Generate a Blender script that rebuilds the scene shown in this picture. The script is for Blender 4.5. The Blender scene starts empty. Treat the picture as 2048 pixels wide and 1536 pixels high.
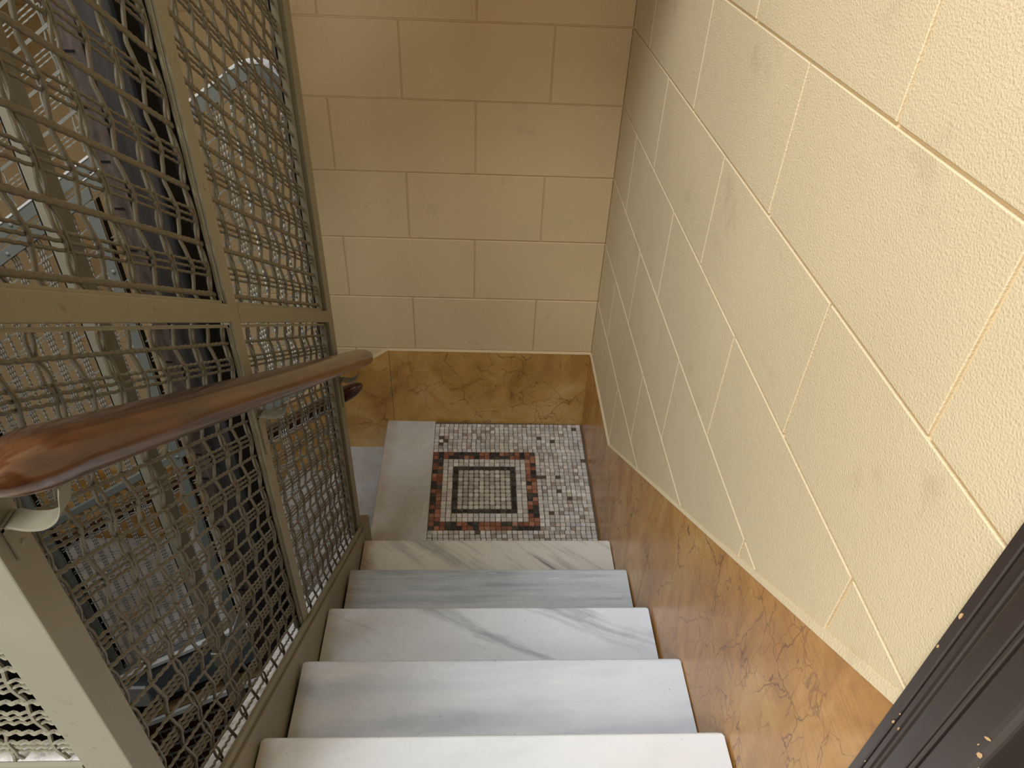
import bpy, math, random
from mathutils import Vector, Matrix, noise as mnoise

# ------------------------------------------------------------------ camera, world, lights
SC = bpy.context.scene
COL = SC.collection
SC.view_settings.view_transform = 'Standard'
SC.view_settings.look = 'None'
SC.view_settings.gamma = 1.0
SC.view_settings.use_curve_mapping = False
SC.view_settings.exposure = -0.15

CAM_P = Vector((-0.4972, -2.5564, 2.2387))
PITCH, YAW, ROLL, FPX = -0.6647, 0.0607, 0.0483, 1437.26
fw = Vector((math.sin(YAW)*math.cos(PITCH), math.cos(YAW)*math.cos(PITCH), math.sin(PITCH)))
r0 = Vector((math.cos(YAW), -math.sin(YAW), 0)); u0 = r0.cross(fw)
rt = math.cos(ROLL)*r0 + math.sin(ROLL)*u0
up = -math.sin(ROLL)*r0 + math.cos(ROLL)*u0
cd = bpy.data.cameras.new('camera'); cam = bpy.data.objects.new('camera', cd); COL.objects.link(cam)
cd.sensor_fit = 'HORIZONTAL'; cd.sensor_width = 36.0; cd.lens = 36.0*FPX/2048.0
cd.clip_start = 0.02; cd.clip_end = 60
cam.matrix_world = Matrix(((rt.x, up.x, -fw.x, CAM_P.x), (rt.y, up.y, -fw.y, CAM_P.y), (rt.z, up.z, -fw.z, CAM_P.z), (0, 0, 0, 1)))
SC.camera = cam

w = bpy.data.worlds.new('world'); SC.world = w; w.use_nodes = True
bg = w.node_tree.nodes['Background']; bg.inputs[0].default_value = (1.0, 0.93, 0.82, 1); bg.inputs[1].default_value = 0.15

def area(name, loc, target, sx, sy, energy, color):
    l = bpy.data.lights.new(name, 'AREA'); l.shape = 'RECTANGLE'; l.size = sx; l.size_y = sy
    l.energy = energy; l.color = color
    o = bpy.data.objects.new(name, l); COL.objects.link(o); o.location = loc
    o.rotation_euler = (Vector(target) - Vector(loc)).to_track_quat('-Z', 'Y').to_euler()
    return o
area('skylight', (-1.9, -2.7, 5.4), (-0.6, -1.5, 0.6), 2.0, 1.6, 215, (0.90, 0.955, 1.0))
area('window_light', (-2.0, -3.7, 2.7), (-0.5, -1.4, 1.2), 0.9, 1.2, 58, (0.92, 0.965, 1.0))

# ------------------------------------------------------------------ helpers
rnd = random.Random(7)
def lin(r, g, b):
    f = lambda c: (c/255/12.92) if c/255 <= 0.04045 else ((c/255+0.055)/1.055)**2.4
    return (f(r), f(g), f(b), 1.0)

class MB:
    def __init__(s): s.v = []; s.f = []; s.c = None
    def add(s, vs, fs, col=None):
        o = len(s.v); s.v += [tuple(x) for x in vs]; s.f += [tuple(i+o for i in f) for f in fs]
        if col is not None:
            if s.c is None: s.c = []
            s.c += [col]*len(fs)
        return s
    def box(s, x0, x1, y0, y1, z0, z1):
        return s.hexa([(x0,y0,z0),(x1,y0,z0),(x1,y1,z0),(x0,y1,z0),(x0,y0,z1),(x1,y0,z1),(x1,y1,z1),(x0,y1,z1)])
    def hexa(s, p, col=None):   # bottom 4 ccw, top 4 ccw
        return s.add(p, [(3,2,1,0),(4,5,6,7),(0,1,5,4),(1,2,6,5),(2,3,7,6),(3,0,4,7)], col)
    def prism(s, poly, d):      # poly: 3D points, d: extrusion vector
        n = len(poly); d = Vector(d)
        a = [Vector(p) for p in poly]; b = [p+d for p in a]
        nrm = Vector((0,0,0))
        for i in range(n): nrm += a[i].cross(a[(i+1) % n])
        if nrm.dot(d) > 0: a, b = [p for p in reversed(a)], [p for p in reversed(b)]
        return s.add(a+b, [tuple(range(n)), tuple(range(2*n-1, n-1, -1))] + [((i+1) % n, i, i+n, (i+1) % n+n) for i in range(n)])
    def tube(s, pts, ru, rv=None, n=6, U=None, caps=True):
        """tube along pts; ru along reference dir U, rv across it; scalars or lists"""
        pts = [Vector(p) for p in pts]; m = len(pts); rv = ru if rv is None else rv
        g = (lambda q, i: q[i]) if isinstance(ru, (list, tuple)) else (lambda q, i: q)
        vs = []; fs = []
        for i in range(m):
            t = (pts[min(i+1, m-1)] - pts[max(i-1, 0)]).normalized()
            ref = Vector(U) if U is not None else (Vector((0,0,1)) if abs(t.z) < .9 else Vector((1,0,0)))
            a = (ref - t*ref.dot(t)).normalized(); b = t.cross(a)
            for k in range(n):
                th = 2*math.pi*(k+.5)/n
                vs.append(pts[i] + a*(math.cos(th)*g(ru, i)) + b*(math.sin(th)*g(rv, i)))
        for i in range(m-1):
            for k in range(n):
                k2 = (k+1) % n
                fs.append((i*n+k, i*n+k2, (i+1)*n+k2, (i+1)*n+k))
        if caps:
            fs.append(tuple(range(n-1, -1, -1))); fs.append(tuple((m-1)*n+k for k in range(n)))
        return s.add(vs, fs)
    def dome(s, c, nrm, r, h, n=10):   # rivet / bolt head
        nrm = Vector(nrm).normalized(); c = Vector(c)
        a = nrm.orthogonal().normalized(); b = nrm.cross(a); vs = []; fs = []
        prof = [(1, 0), (1, .35), (.8, .75), (.4, .97)]
        for (q, e) in prof:
            for k in range(n):
                th = 2*math.pi*k/n
                vs.append(c + (a*math.cos(th) + b*math.sin(th))*r*q + nrm*h*e)
        vs.append(c + nrm*h)
        for i in range(len(prof)-1):
            for k in range(n): fs.append((i*n+k, i*n+(k+1) % n, (i+1)*n+(k+1) % n, (i+1)*n+k))
        m = (len(prof)-1)*n
        for k in range(n): fs.append((m+k, m+(k+1) % n, len(vs)-1))
        return s.add(vs, fs)

def mesh(name, mb, mat, off=(0,0,0), smooth=False):
    ox, oy, oz = off
    me = bpy.data.meshes.new(name)
    me.from_pydata([(x-ox, y-oy, z-oz) for x, y, z in mb.v], [], mb.f)
    if mb.c is not None:
        at = me.color_attributes.new('Col', 'FLOAT_COLOR', 'CORNER')
        i = 0; buf = []
        for f, c in zip(mb.f, mb.c): buf += list(c)*len(f)
        at.data.foreach_set('color', buf)
    if mat: me.materials.append(mat)
    if smooth: me.polygons.foreach_set('use_smooth', [True]*len(me.polygons))
    me.update()
    return me
def org(p):
    v = Vector((0,0,0))
    while p: v += p.location; p = p.parent
    return v
def link(name, me, parent=None, loc=(0,0,0)):
    o = bpy.data.objects.new(name, me); COL.objects.link(o); o.parent = parent; o.location = loc
    return o
def obj(name, mb, mat, parent=None, smooth=False, bevel=0, at=None, seg=2):
    """one mesh object; mb in world coordinates; at = world position of its origin"""
    po = org(parent)
    at = Vector(at) if at is not None else po
    o = link(name, mesh(name, mb, mat, at, smooth), parent, at-po)
    if bevel:
        m = o.modifiers.new('bevel', 'BEVEL'); m.width = bevel; m.segments = seg; m.limit_method = 'ANGLE'; m.angle_limit = math.radians(35)
    return o
def thing(name, label, cat, loc, group=None):
    o = link(name, None, None, loc); o['label'] = label; o['category'] = cat
    if group: o['group'] = group
    return o
def tag(o, label, cat, group=None):
    o['label'] = label; o['category'] = cat
    if group: o['group'] = group
    return o
def struct(o): o['kind'] = 'structure'; return o
def stuff(o): o['kind'] = 'stuff'; return o

# ------------------------------------------------------------------ materials
class NT:
    def __init__(s, name, rough=0.5, spec=0.5, metal=0.0):
        s.m = bpy.data.materials.new(name); s.m.use_nodes = True
        s.t = s.m.node_tree; s.b = s.t.nodes['Principled BSDF']
        s.b.inputs['Roughness'].default_value = rough; s.b.inputs['Metallic'].default_value = metal
        s.b.inputs['Specular IOR Level'].default_value = spec
        g = s.t.nodes.new('ShaderNodeNewGeometry'); s.pos = g.outputs['Position']
    def n(s, typ, **kw):
        x = s.t.nodes.new(typ)
        for k, v in kw.items(): setattr(x, k, v)
        return x
    def l(s, a, b): s.t.links.new(a, b)
    def mapping(s, vec, loc=(0,0,0), rot=(0,0,0), sc=(1,1,1)):
        m = s.n('ShaderNodeMapping'); s.l(vec, m.inputs[0])
        m.inputs[1].default_value = loc; m.inputs[2].default_value = rot; m.inputs[3].default_value = sc
        return m.outputs[0]
    def noise(s, vec, scale, detail=3, rough=.55, dist=0):
        x = s.n('ShaderNodeTexNoise'); s.l(vec, x.inputs['Vector'])
        x.inputs['Scale'].default_value = scale; x.inputs['Detail'].default_value = detail
        x.inputs['Roughness'].default_value = rough; x.inputs['Distortion'].default_value = dist
        return x.outputs[0]
    def noisecol(s, vec, scale, detail=3):
        x = s.n('ShaderNodeTexNoise'); s.l(vec, x.inputs['Vector'])
        x.inputs['Scale'].default_value = scale; x.inputs['Detail'].default_value = detail
        return x.outputs[1]
    def ramp(s, fac, stops):
        x = s.n('ShaderNodeValToRGB'); s.l(fac, x.inputs[0]); e = x.color_ramp.elements
        while len(e) < len(stops): e.new(.5)
        for q, (p, c) in zip(e, stops):
            q.position = p; q.color = c if len(c) == 4 else (*c, 1)
        return x.outputs[0]
    def mr(s, fac, a, b, c=0, d=1):
        x = s.n('ShaderNodeMapRange'); s.l(fac, x.inputs[0])
        for i, v in zip((1,2,3,4), (a,b,c,d)): x.inputs[i].default_value = v
        return x.outputs[0]
    def math(s, op, a, b=None):
        x = s.n('ShaderNodeMath', operation=op)
        for i, v in ((0, a), (1, b)):
            if v is None: continue
            if isinstance(v, (int, float)): x.inputs[i].default_value = v
            else: s.l(v, x.inputs[i])
        return x.outputs[0]
    def mix(s, fac, a, b, mode='MIX'):
        x = s.n('ShaderNodeMix', data_type='RGBA', blend_type=mode)
        if isinstance(fac, (int, float)): x.inputs[0].default_value = fac
        else: s.l(fac, x.inputs[0])
        for i, v in ((6, a), (7, b)):
            if isinstance(v, tuple): x.inputs[i].default_value = v
            else: s.l(v, x.inputs[i])
        return x.outputs[2]
    def vadd(s, a, b, k):
        x = s.n('ShaderNodeVectorMath', operation='MULTIPLY_ADD')
        s.l(b, x.inputs[0]); x.inputs[1].default_value = (k, k, k); s.l(a, x.inputs[2])
        return x.outputs[0]
    def bump(s, h, strength, dist=.001):
        x = s.n('ShaderNodeBump'); s.l(h, x.inputs['Height'])
        x.inputs['Strength'].default_value = strength; x.inputs['Distance'].default_value = dist
        s.l(x.outputs[0], s.b.inputs['Normal'])
    def color(s, c):
        if isinstance(c, tuple): s.b.inputs['Base Color'].default_value = c
        else: s.l(c, s.b.inputs['Base Color'])
        return s

def plaster_mat(name, base, bs=260, bstr=.5, rough=.55):
    t = NT(name, rough, .35)
    cl = t.noise(t.pos, 2.2, 4)
    dirt = t.noise(t.pos, 7, 5, .65)
    c = t.mix(t.mr(cl, .3, .7), base, tuple(x*.93 for x in base[:3])+(1,))
    c = t.mix(t.mr(dirt, .60, .80, 0, .35), c, lin(150, 128, 92))
    fine = t.noise(t.pos, 90, 2); area_ = t.noise(t.pos, 3.1, 2)
    spk = t.math('MULTIPLY', t.mr(fine, .72, .76), t.mr(area_, .60, .70))
    c = t.mix(t.math('MULTIPLY', spk, .6), c, lin(112, 98, 74))
    t.color(c)
    h = t.math('ADD', t.noise(t.pos, bs, 2, .5), t.math('MULTIPLY', t.noise(t.pos, 60, 2), .35))
    t.bump(h, bstr, .0016)
    return t.m
CREAM = lin(222, 198, 156)
M_wall_r = plaster_mat('cream_plaster_rough', lin(222, 203, 166), 300, .8)
M_wall_b = plaster_mat('cream_plaster', CREAM, 120, .40)
M_joint = NT('joint_paint', .6).color(lin(220, 195, 152)).m

def faux_mat(name, c1, c2, c3, vein, vs, sc=(1,1,1), rough=.38, brush=.0):
    t = NT(name, rough, .5)
    p = t.mapping(t.pos, (3.1, 1.7, 5.3), (0,0,0), sc)
    cl = t.noise(p, 5, 6, .62, .6)
    c = t.ramp(cl, [(.32, c1), (.52, c2), (.72, c3)])
    pd = t.vadd(p, t.noisecol(p, 9, 4), .13)
    def veins(scale, wdt, lo, hi, k, off):
        v = t.n('ShaderNodeTexVoronoi', feature='DISTANCE_TO_EDGE')
        t.l(t.mapping(pd, (off, off, off)), v.inputs['Vector']); v.inputs['Scale'].default_value = scale
        ln = t.mr(v.outputs['Distance'], 0, wdt, 1, 0)
        return t.math('MULTIPLY', t.math('MULTIPLY', ln, t.mr(t.noise(t.mapping(p, (off*2, 0, off)), 4.5, 2), lo, hi)), k)
    a = veins(vs, .014, .42, .52, .85, 0); b = veins(vs*2.1, .018, .46, .55, .7, 3.3)
    c = t.mix(t.math('MAXIMUM', a, b), c, vein)
    if brush:
        br = t.noise(t.mapping(t.pos, (0,0,0), (0.5,0,0), (6, 5, 60)), 3, 3)
        c = t.mix(t.mr(br, .45, .75, 0, brush), c, vein)
    chip = t.math('MULTIPLY', t.mr(t.noise(t.pos, 60, 2), .74, .76), t.mr(t.noise(t.pos, 3.7, 2), .55, .62))
    c = t.mix(t.math('MULTIPLY', chip, .7), c, lin(214, 186, 140))
    t.color(c); t.bump(t.noise(t.pos, 55, 3), .18, .001)
    return t.m
M_faux_b = faux_mat('faux_marble_ochre', lin(166, 122, 58), lin(200, 154, 82), lin(216, 182, 124), lin(104, 64, 28), 4.8)
M_faux_r = faux_mat('faux_marble_brown', lin(164, 112, 52), lin(190, 138, 72), lin(208, 164, 100), lin(98, 60, 30), 6.0, (1, 1.5, .8), .26, .26)

def marble_mat(name, base, vein, ang, along, across, lo, hi, amt, seed, rough=.28, warm=0, flecks=.3):
    """streaks run at angle ang (deg) from the x axis in plan"""
    t = NT(name, rough, .5)
    r = t.mapping(t.pos, (seed*1.37, seed*.71, 0), (0, 0, math.radians(-ang)))
    p = t.mapping(r, (0,0,0), (0,0,0), (along, across, across))
    pd = t.vadd(p, t.noisecol(t.pos, 6, 3), .45)
    f = t.noise(pd, 1.0, 5, .62)
    g = t.noise(t.mapping(pd, (7, 3, 1)), 2.3, 4, .6)
    k = t.math('MULTIPLY', t.mr(f, lo, hi), t.mr(g, .3, .65, .35, 1))
    c = t.mix(t.math('MULTIPLY', k, amt), base, vein)
    cl = t.noise(t.mapping(t.pos, (seed, 0, 0)), 4, 3)
    c = t.mix(t.mr(cl, .42, .72, 0, .45), c, lin(226, 223, 215) if warm else lin(200, 206, 214))
    fl = t.noise(t.mapping(pd, (1, 9, 4)), 3.2, 3)
    c = t.mix(t.mr(fl, .66, .72, 0, flecks), c, lin(240, 240, 238))
    pit = t.math('MULTIPLY', t.mr(t.noise(t.pos, 120, 1), .77, .79), t.mr(t.noise(t.pos, 9, 2), .55, .6))
    c = t.mix(t.math('MULTIPLY', pit, .6), c, lin(120, 112, 100))
    # brown grime against the metal stringer at the left end of a tread
    sx = t.n('ShaderNodeSeparateXYZ'); t.l(t.pos, sx.inputs[0])
    edge = t.math('SUBTRACT', t.mr(sx.outputs[0], -.90, -.835, 1, 0), t.mr(t.noise(t.pos, 14, 3), .3, .7, 0, .55))
    c = t.mix(t.mr(edge, 0.0, .9, 0, .75 if warm else .45), c, lin(150, 122, 84))
    t.color(c)
    t.l(t.mr(t.noise(t.pos, 20, 3), .3, .7, rough-.06, rough+.12), t.b.inputs['Roughness'])
    t.bump(t.noise(t.pos, 240, 2), .06, .0006)
    return t.m
M_tread = {
 1: marble_mat('marble_white', lin(230, 233, 236), lin(196, 202, 210), 20, 2, 7, .45, .75, .6, 1, warm=1),
 2: marble_mat('marble_cloudy', lin(222, 227, 234), lin(166, 178, 196), 2, 1.6, 10, .42, .70, .9, 2),
 3: marble_mat('marble_veined', lin(224, 230, 238), lin(128, 138, 150), -24, 1.1, 12, .52, .66, 1.0, 3),
 4: marble_mat('marble_grey', lin(198, 205, 210), lin(136, 147, 158), 1, 2.2, 36, .36, .66, 1.0, 4, flecks=.6),
 5: marble_mat('marble_streaked', lin(218, 216, 208), lin(116, 118, 120), -38, 2.2, 26, .50, .67, .95, 5, warm=1),
}
M_border = marble_mat('marble_border', lin(204, 202, 198), lin(160, 154, 150), 62, .9, 6, .52, .72, .6, 8)
M_lower = marble_mat('marble_lower', lin(206, 212, 218), lin(120, 128, 140), -35, 2, 9, .56, .70, .8, 11)

def steel_mat(name, base, rust=.5, rough=.42):
    t = NT(name, rough, .5)
    c = t.mix(t.mr(t.noise(t.pos, 9, 4), .35, .7, 0, .5), base, tuple(x*.80 for x in base[:3])+(1,))
    k = t.math('MULTIPLY', t.mr(t.noise(t.pos, 70, 3), .62, .72), t.mr(t.noise(t.pos, 5, 2), .5, .62))
    c = t.mix(t.math('MULTIPLY', k, rust), c, lin(112, 74, 44))
    t.color(c); t.bump(t.noise(t.pos, 160, 2), .10, .0006)
    return t.m
M_steel = steel_mat('painted_steel_beige', lin(138, 132, 113))
M_wire = steel_mat('painted_wire', lin(98, 91, 75), .6, .34)
M_steelb = steel_mat('painted_steel_grey', lin(114, 117, 110), .25, .30)
M_wireb = steel_mat('painted_wire_grey', lin(134, 134, 126), .2, .24)
M_beam = steel_mat('dark_grey_beam', lin(96, 104, 106), .1, .4)
M_dust = NT('dusty_ledge', .8).color(lin(214, 212, 206)).m
def dust():
    t = NT('dusty_paint', .85); c = t.ramp(t.noise(t.pos, 45, 5, .7), [(.30, lin(96, 92, 86)), (.42, lin(190, 186, 180)), (.7, lin(226, 224, 220))])
    return t.color(c).m
M_dust = dust()
M_white = NT('white_edge', .6).color(lin(214, 214, 212)).m
M_tan = NT('tan_plaster', .7).color(lin(188, 156, 104)).m

def black_wood():
    t = NT('black_greased_timber', .5, .35)
    g = t.noise(t.mapping(t.pos, (0,0,0), (0,0,0), (40, 40, 3)), 1, 4)
    c = t.ramp(g, [(.3, lin(22, 20, 19)), (.6, lin(46, 43, 41)), (.8, lin(66, 60, 57))])
    sp = t.math('MULTIPLY', t.mr(t.noise(t.pos, 130, 2), .68, .72), t.mr(t.noise(t.pos, 6, 2), .5, .6))
    c = t.mix(t.math('MULTIPLY', sp, .5), c, lin(150, 142, 132))
    rd = t.mr(t.noise(t.pos, 5, 2), .55, .7, 0, .5)
    t.color(t.mix(rd, c, lin(52, 26, 18))); t.bump(g, .3, .002); return t.m
M_bwood = black_wood()
def plank():
    t = NT('worn_dark_plank', .5, .5)
    g = t.noise(t.mapping(t.pos, (0,0,0), (0,0,0), (30, 30, 8)), 2, 5, .65)
    c = t.ramp(g, [(.3, lin(30, 22, 19)), (.55, lin(68, 57, 50)), (.8, lin(108, 96, 88))])
    c = t.mix(t.mr(t.noise(t.pos, 4, 2), .5, .68, 0, .8), c, lin(48, 24, 16))
    t.color(c); t.bump(g, .5, .003); return t.m
M_bplank = plank()
M_black = NT('black_grease_and_gap_shade', .75, .2).color(lin(9, 9, 10)).m  # grease black, also used for the painted shade in gaps beside posts
M_pit = NT('pit_dark', .9).color(lin(26, 24, 23)).m
def brown_boards():
    t = NT('dark_brown_boards', .5); g = t.noise(t.mapping(t.pos, (0,0,0), (0,0,0), (30, 30, 2)), 1, 4)
    return t.color(t.ramp(g, [(.3, lin(56, 32, 22)), (.7, lin(98, 60, 42))])).m
M_boards = brown_boards()

def rail_wood(name, c1, c2, c3, worn, dirv):
    t = NT(name, .26, .5)
    ang = math.atan(.655)
    rot = (ang, 0, 0) if dirv == 'y' else (0, ang, 0)
    sc = (30, 3, 30) if dirv == 'y' else (3, 30, 30)
    p = t.mapping(t.mapping(t.pos, (0,0,0), rot), (0,0,0), (0,0,0), sc)
    g = t.noise(p, 1.3, 5, .62, .4)
    c = t.ramp(g, [(.28, c1), (.5, c2), (.75, c3)])
    pat = t.noise(t.pos, 6, 3)
    c = t.mix(t.mr(pat, .42, .68, 0, .7), c, c1)
    if worn:
        sx = t.n('ShaderNodeSeparateXYZ'); t.l(t.pos, sx.inputs[0])
        k = t.math('MULTIPLY', t.mr(sx.outputs[1], -1.7, -.75, 0, .55), t.mr(t.noise(p, .8, 3), .3, .6))
        c = t.mix(k, c, lin(150, 112, 78))
        t.l(t.mr(sx.outputs[1], -1.9, -1.0, .22, .42), t.b.inputs['Roughness'])
    t.color(c); t.bump(g, .03, .0006)
    t.b.inputs['Coat Weight'].default_value = .55; t.b.inputs['Coat Roughness'].default_value = .14
    return t.m
M_rail = rail_wood('varnished_handrail', lin(40, 22, 15), lin(80, 44, 23), lin(126, 78, 40), True, 'y')
M_rail2 = rail_wood('dark_handrail', lin(40, 18, 12), lin(64, 30, 20), lin(84, 44, 28), False, 'x')
def arch_mat():
    t = NT('dark_brown_gloss_paint', .30, .5)
    c = t.mix(t.mr(t.noise(t.pos, 8, 3), .4, .7, 0, .5), lin(62, 53, 48), lin(54, 45, 40))
    t.color(c); t.bump(t.noise(t.pos, 60, 2), .08, .001); return t.m
M_arch = arch_mat()
M_chip = NT('bare_chip', .8).color(lin(206, 168, 120)).m
def tile_mat():
    t = NT('mosaic_tesserae', .42, .5)
    a = t.n('ShaderNodeAttribute', attribute_name='Col')
    c = t.mix(t.mr(t.noise(t.pos, 130, 3), .5, .75, 0, .2), a.outputs[0], lin(120, 108, 100))
    wv = t.math('MULTIPLY', t.mr(t.noise(t.pos, 60, 3, .5, 1.5), .60, .64), t.mr(t.noise(t.pos, 25, 1), .5, .6))
    c = t.mix(t.math('MULTIPLY', wv, .35), c, lin(196, 180, 165))
    t.color(c); t.bump(t.noise(t.pos, 180, 2), .12, .0008); return t.m
M_tile = tile_mat()
M_grout = NT('mosaic_grout', .9).color(lin(98, 90, 78)).m
M_floor = NT('upper_floor', .5).color(lin(190, 184, 172)).m

# ------------------------------------------------------------------ dimensions (metres)
R, G, S = .17, .2596, .655           # riser, going, slope of the flights
def nos(n): return -.844 - n*G, R*(n+1)    # n = 0 is the lowest nosing of the upper flight
def bwy(x): return -.0136*x                # the back wall is not quite square to the flight
XL = -.902                                 # stringer face against the tread ends
XM, XF = -.932, -.918                      # plane of the wire mesh / front of the posts
YB = -.80                                  # plane of the back screen
zn = lambda y, c: c - S*(y+1.48)           # near screen: height on the sloping line c
zb = lambda x, c: c + S*(x+1.49)           # back screen: the same

# ------------------------------------------------------------------ walls with their scored blocks
def chamfer_block(face, du, dv, n, t, b):
    """face: 4 corner points (ccw seen from outside), n outward normal; block of depth t proud of the joint plane, chamfer b"""
    n = Vector(n); f = [Vector(p) for p in face]
    c = sum(f, Vector((0,0,0)))/4
    def ins(p, k): 
        d = p-c; a = du*(1 if d.dot(du) > 0 else -1); e = dv*(1 if d.dot(dv) > 0 else -1)
        return p - a*k - e*k
    lo = [p - n*t for p in f]; mid = [p - n*b for p in f]; hi = [ins(p, b) for p in f]
    mb = MB(); vs = lo+mid+hi
    fs = [(8,9,10,11)]
    for i in range(4):
        j = (i+1) % 4
        fs += [(i, j, 4+j, 4+i), (4+i, 4+j, 8+j, 8+i)]
    mb.add(vs, fs); return mb

wall_b = struct(obj('wall_back', MB().hexa([(-3.2, bwy(-3.2)+.0055, -3.2), (0.25, bwy(.25)+.0055, -3.2), (0.25, .25, -3.2), (-3.2, .25, -3.2),
                                            (-3.2, bwy(-3.2)+.0055, 4.6), (0.25, bwy(.25)+.0055, 4.6), (.25, .25, 4.6), (-3.2, .25, 4.6)]), M_joint))
rows = [-.878, -.620, -.362, -.104, .154, .412, .6733, .9401, 1.2058, 1.4678, 1.7196, 1.9692, 2.2192, 2.4692, 2.7192]
g2 = .0025
for i in range(len(rows)-1):
    z0, z1 = rows[i]+g2, rows[i+1]-g2
    ph = 0.256 if (i % 2 == 1) else .514       # running bond
    xs = [0.0] + [-(ph + .512*k) for k in range(7)]
    for a, b in zip(xs[:-1], xs[1:]):
        b = max(b, -3.15)
        if a <= -3.1: continue
        if z1 < .42 and a > -.80 and b > -.9: continue                  # behind the skirting of the landing
        if z1 < .42 + S*(b+.90) - .30: continue                     # behind the sloping skirting
        x0, x1 = b+g2, (a-g2 if a < 0 else -.0005)
        fc = [(x0, bwy(x0), z0), (x1, bwy(x1), z0), (x1, bwy(x1), z1), (x0, bwy(x0), z1)]
        obj('block', chamfer_block(fc, Vector((1,0,0)), Vector((0,0,1)), (0,-1,0), .006, .0016), M_wall_b, wall_b)

wall_r = struct(obj('wall_right', MB().box(.0050, .28, -2.255, .004, -.3, 4.6), M_joint))
rowsr = [-.104, .154, .412, .6733, .9401, 1.2058, 1.4678, 1.7196, 1.9692, 2.2192, 2.4692, 2.7192]
for i in range(2, len(rowsr)-1):
    z0, z1 = rowsr[i]+g2, rowsr[i+1]-g2
    ph = .285 if (i % 2 == 1) else .570
    ys = [0.0] + [-(ph + .566*k) for k in range(6)]
    for a, b in zip(ys[:-1], ys[1:]):
        b = max(b, -2.17)
        if a <= -2.16: continue
        if z1 < .41 + .667*(-b-.588) - .40: continue
        y0, y1 = b+g2*1.2, (a-g2*1.2 if a < 0 else -.0005)
        fc = [(0, y1, z0), (0, y0, z0), (0, y0, z1), (0, y1, z1)]
        obj('block', chamfer_block(fc, Vector((0,1,0)), Vector((0,0,1)), (-1,0,0), .006, .0013), M_wall_r, wall_r)
wall_l = struct(obj('wall_left', MB().box(-3.4, -3.16, -4.6, .2, -3.2, 4.6), M_wall_b))
struct(obj('wall_rear', MB().box(-3.4, .3, -5.0, -4.8, -3.2, 4.6), M_wall_b))
struct(obj('shade_slab', MB().prism([(.3, -.78, 2.36), (-.93, -.78, 2.36), (-3.2, -.78, .98), (-3.2, -.78, 1.2), (-.93, -.78, 2.58), (.3, -.78, 2.58)], (0, 1.0, 0)), M_wall_b))  # unseen underside of the flight above, shaped to shade the back wall

struct(obj('shade_slab', MB().box(-3.3, -2.12, -4.3, -.86, 2.28, 2.5), M_wall_b))  # unseen slab added over the left flight to darken that side

# ------------------------------------------------------------------ skirtings
def poly_y(pts, y0, t): return MB().prism([(x, y0, z) for x, z in pts], (0, t, 0))
bb = struct(obj('baseboard_back', MB().hexa([(-.884, bwy(-.884)-.006, -.02), (-.002, -.006, -.02), (-.002, .004, -.02), (-.884, .02, -.02),
                                             (-.884, bwy(-.884)-.006, .405), (-.002, -.006, .405), (-.002, .004, .405), (-.884, .02, .405)]), M_faux_b, bevel=.002))
def zs2(x): return .405 + S*(x+.887)
mbs = MB()
pl = [(-.887, .405)] + [(-.887 - .2*k, zs2(-.887-.2*k)) for k in range(1, 6)] + [(-2.05, zs2(-2.05)), (-3.15, zs2(-2.05)), (-3.15, -.9), (-2.0, -.9), (-.887, -.2)]
mbs.prism([(x, bwy(x)-.006, z) for x, z in pl], (0, .03, 0))
obj('skirting_panel', mbs, M_faux_b, bb)
obj('top_bead', MB().hexa([(-.884, bwy(-.884)-.007, .405), (-.002, -.007, .405), (-.002, .004, .405), (-.884, .02, .405),
                           (-.884, bwy(-.884)-.003, .413), (-.002, -.003, .413), (-.002, .004, .413), (-.884, .02, .413)]), M_wall_b, bb)
tb = MB()
for k in range(12):
    a, b = -.884 - k*.1, -.884 - (k+1)*.1
    tb.hexa([(b, bwy(b)-.007, zs2(b)), (a, bwy(a)-.007, zs2(a)), (a, bwy(a)+.01, zs2(a)), (b, bwy(b)+.01, zs2(b)),
             (b, bwy(b)-.003, zs2(b)+.012), (a, bwy(a)-.003, zs2(a)+.012), (a, bwy(a)+.01, zs2(a)+.012), (b, bwy(b)+.01, zs2(b)+.012)])
obj('top_bead', tb, M_wall_b, bb)

YK = -.588
def zsr(y): return .405 if y > YK else .405 + .667*(YK-y)
br_ = struct(obj('baseboard_right', MB().prism([(-.005, y, z) for y, z in [(-.008, -.02), (-.008, .405), (YK, .405), (-.95, zsr(-.95)), (-1.254, zsr(-1.254)), (-1.254, .2), (-.84, -.02)]], (.012, 0, 0)), M_faux_r))
obj('skirting_panel', MB().prism([(-.005, y, z) for y, z in [(-1.256, zsr(-1.256)), (-1.7, zsr(-1.7)), (-2.157, zsr(-2.157)), (-2.157, .8), (-1.256, .2)]], (.012, 0, 0)), M_faux_r, br_)
tb = MB()
ys = [-.004, -.3, YK] + [YK-.02-.19*k for k in range(1, 9)]
ys[-1] = -2.157
for a, b in zip(ys[:-1], ys[1:]):
    fa = .0075 + .013*max(0, (-a-1.6)/.53); fb = .0075 + .013*max(0, (-b-1.6)/.53)
    tb.hexa([(-.006, a, zsr(a)), (-.006, b, zsr(b)), (.006, b, zsr(b)), (.006, a, zsr(a)),
             (-.0015, a, zsr(a)+fa), (-.0015, b, zsr(b)+fb), (.006, b, zsr(b)+fb), (.006, a, zsr(a)+fa)])
obj('top_bead', tb, M_wall_r, br_)

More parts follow.
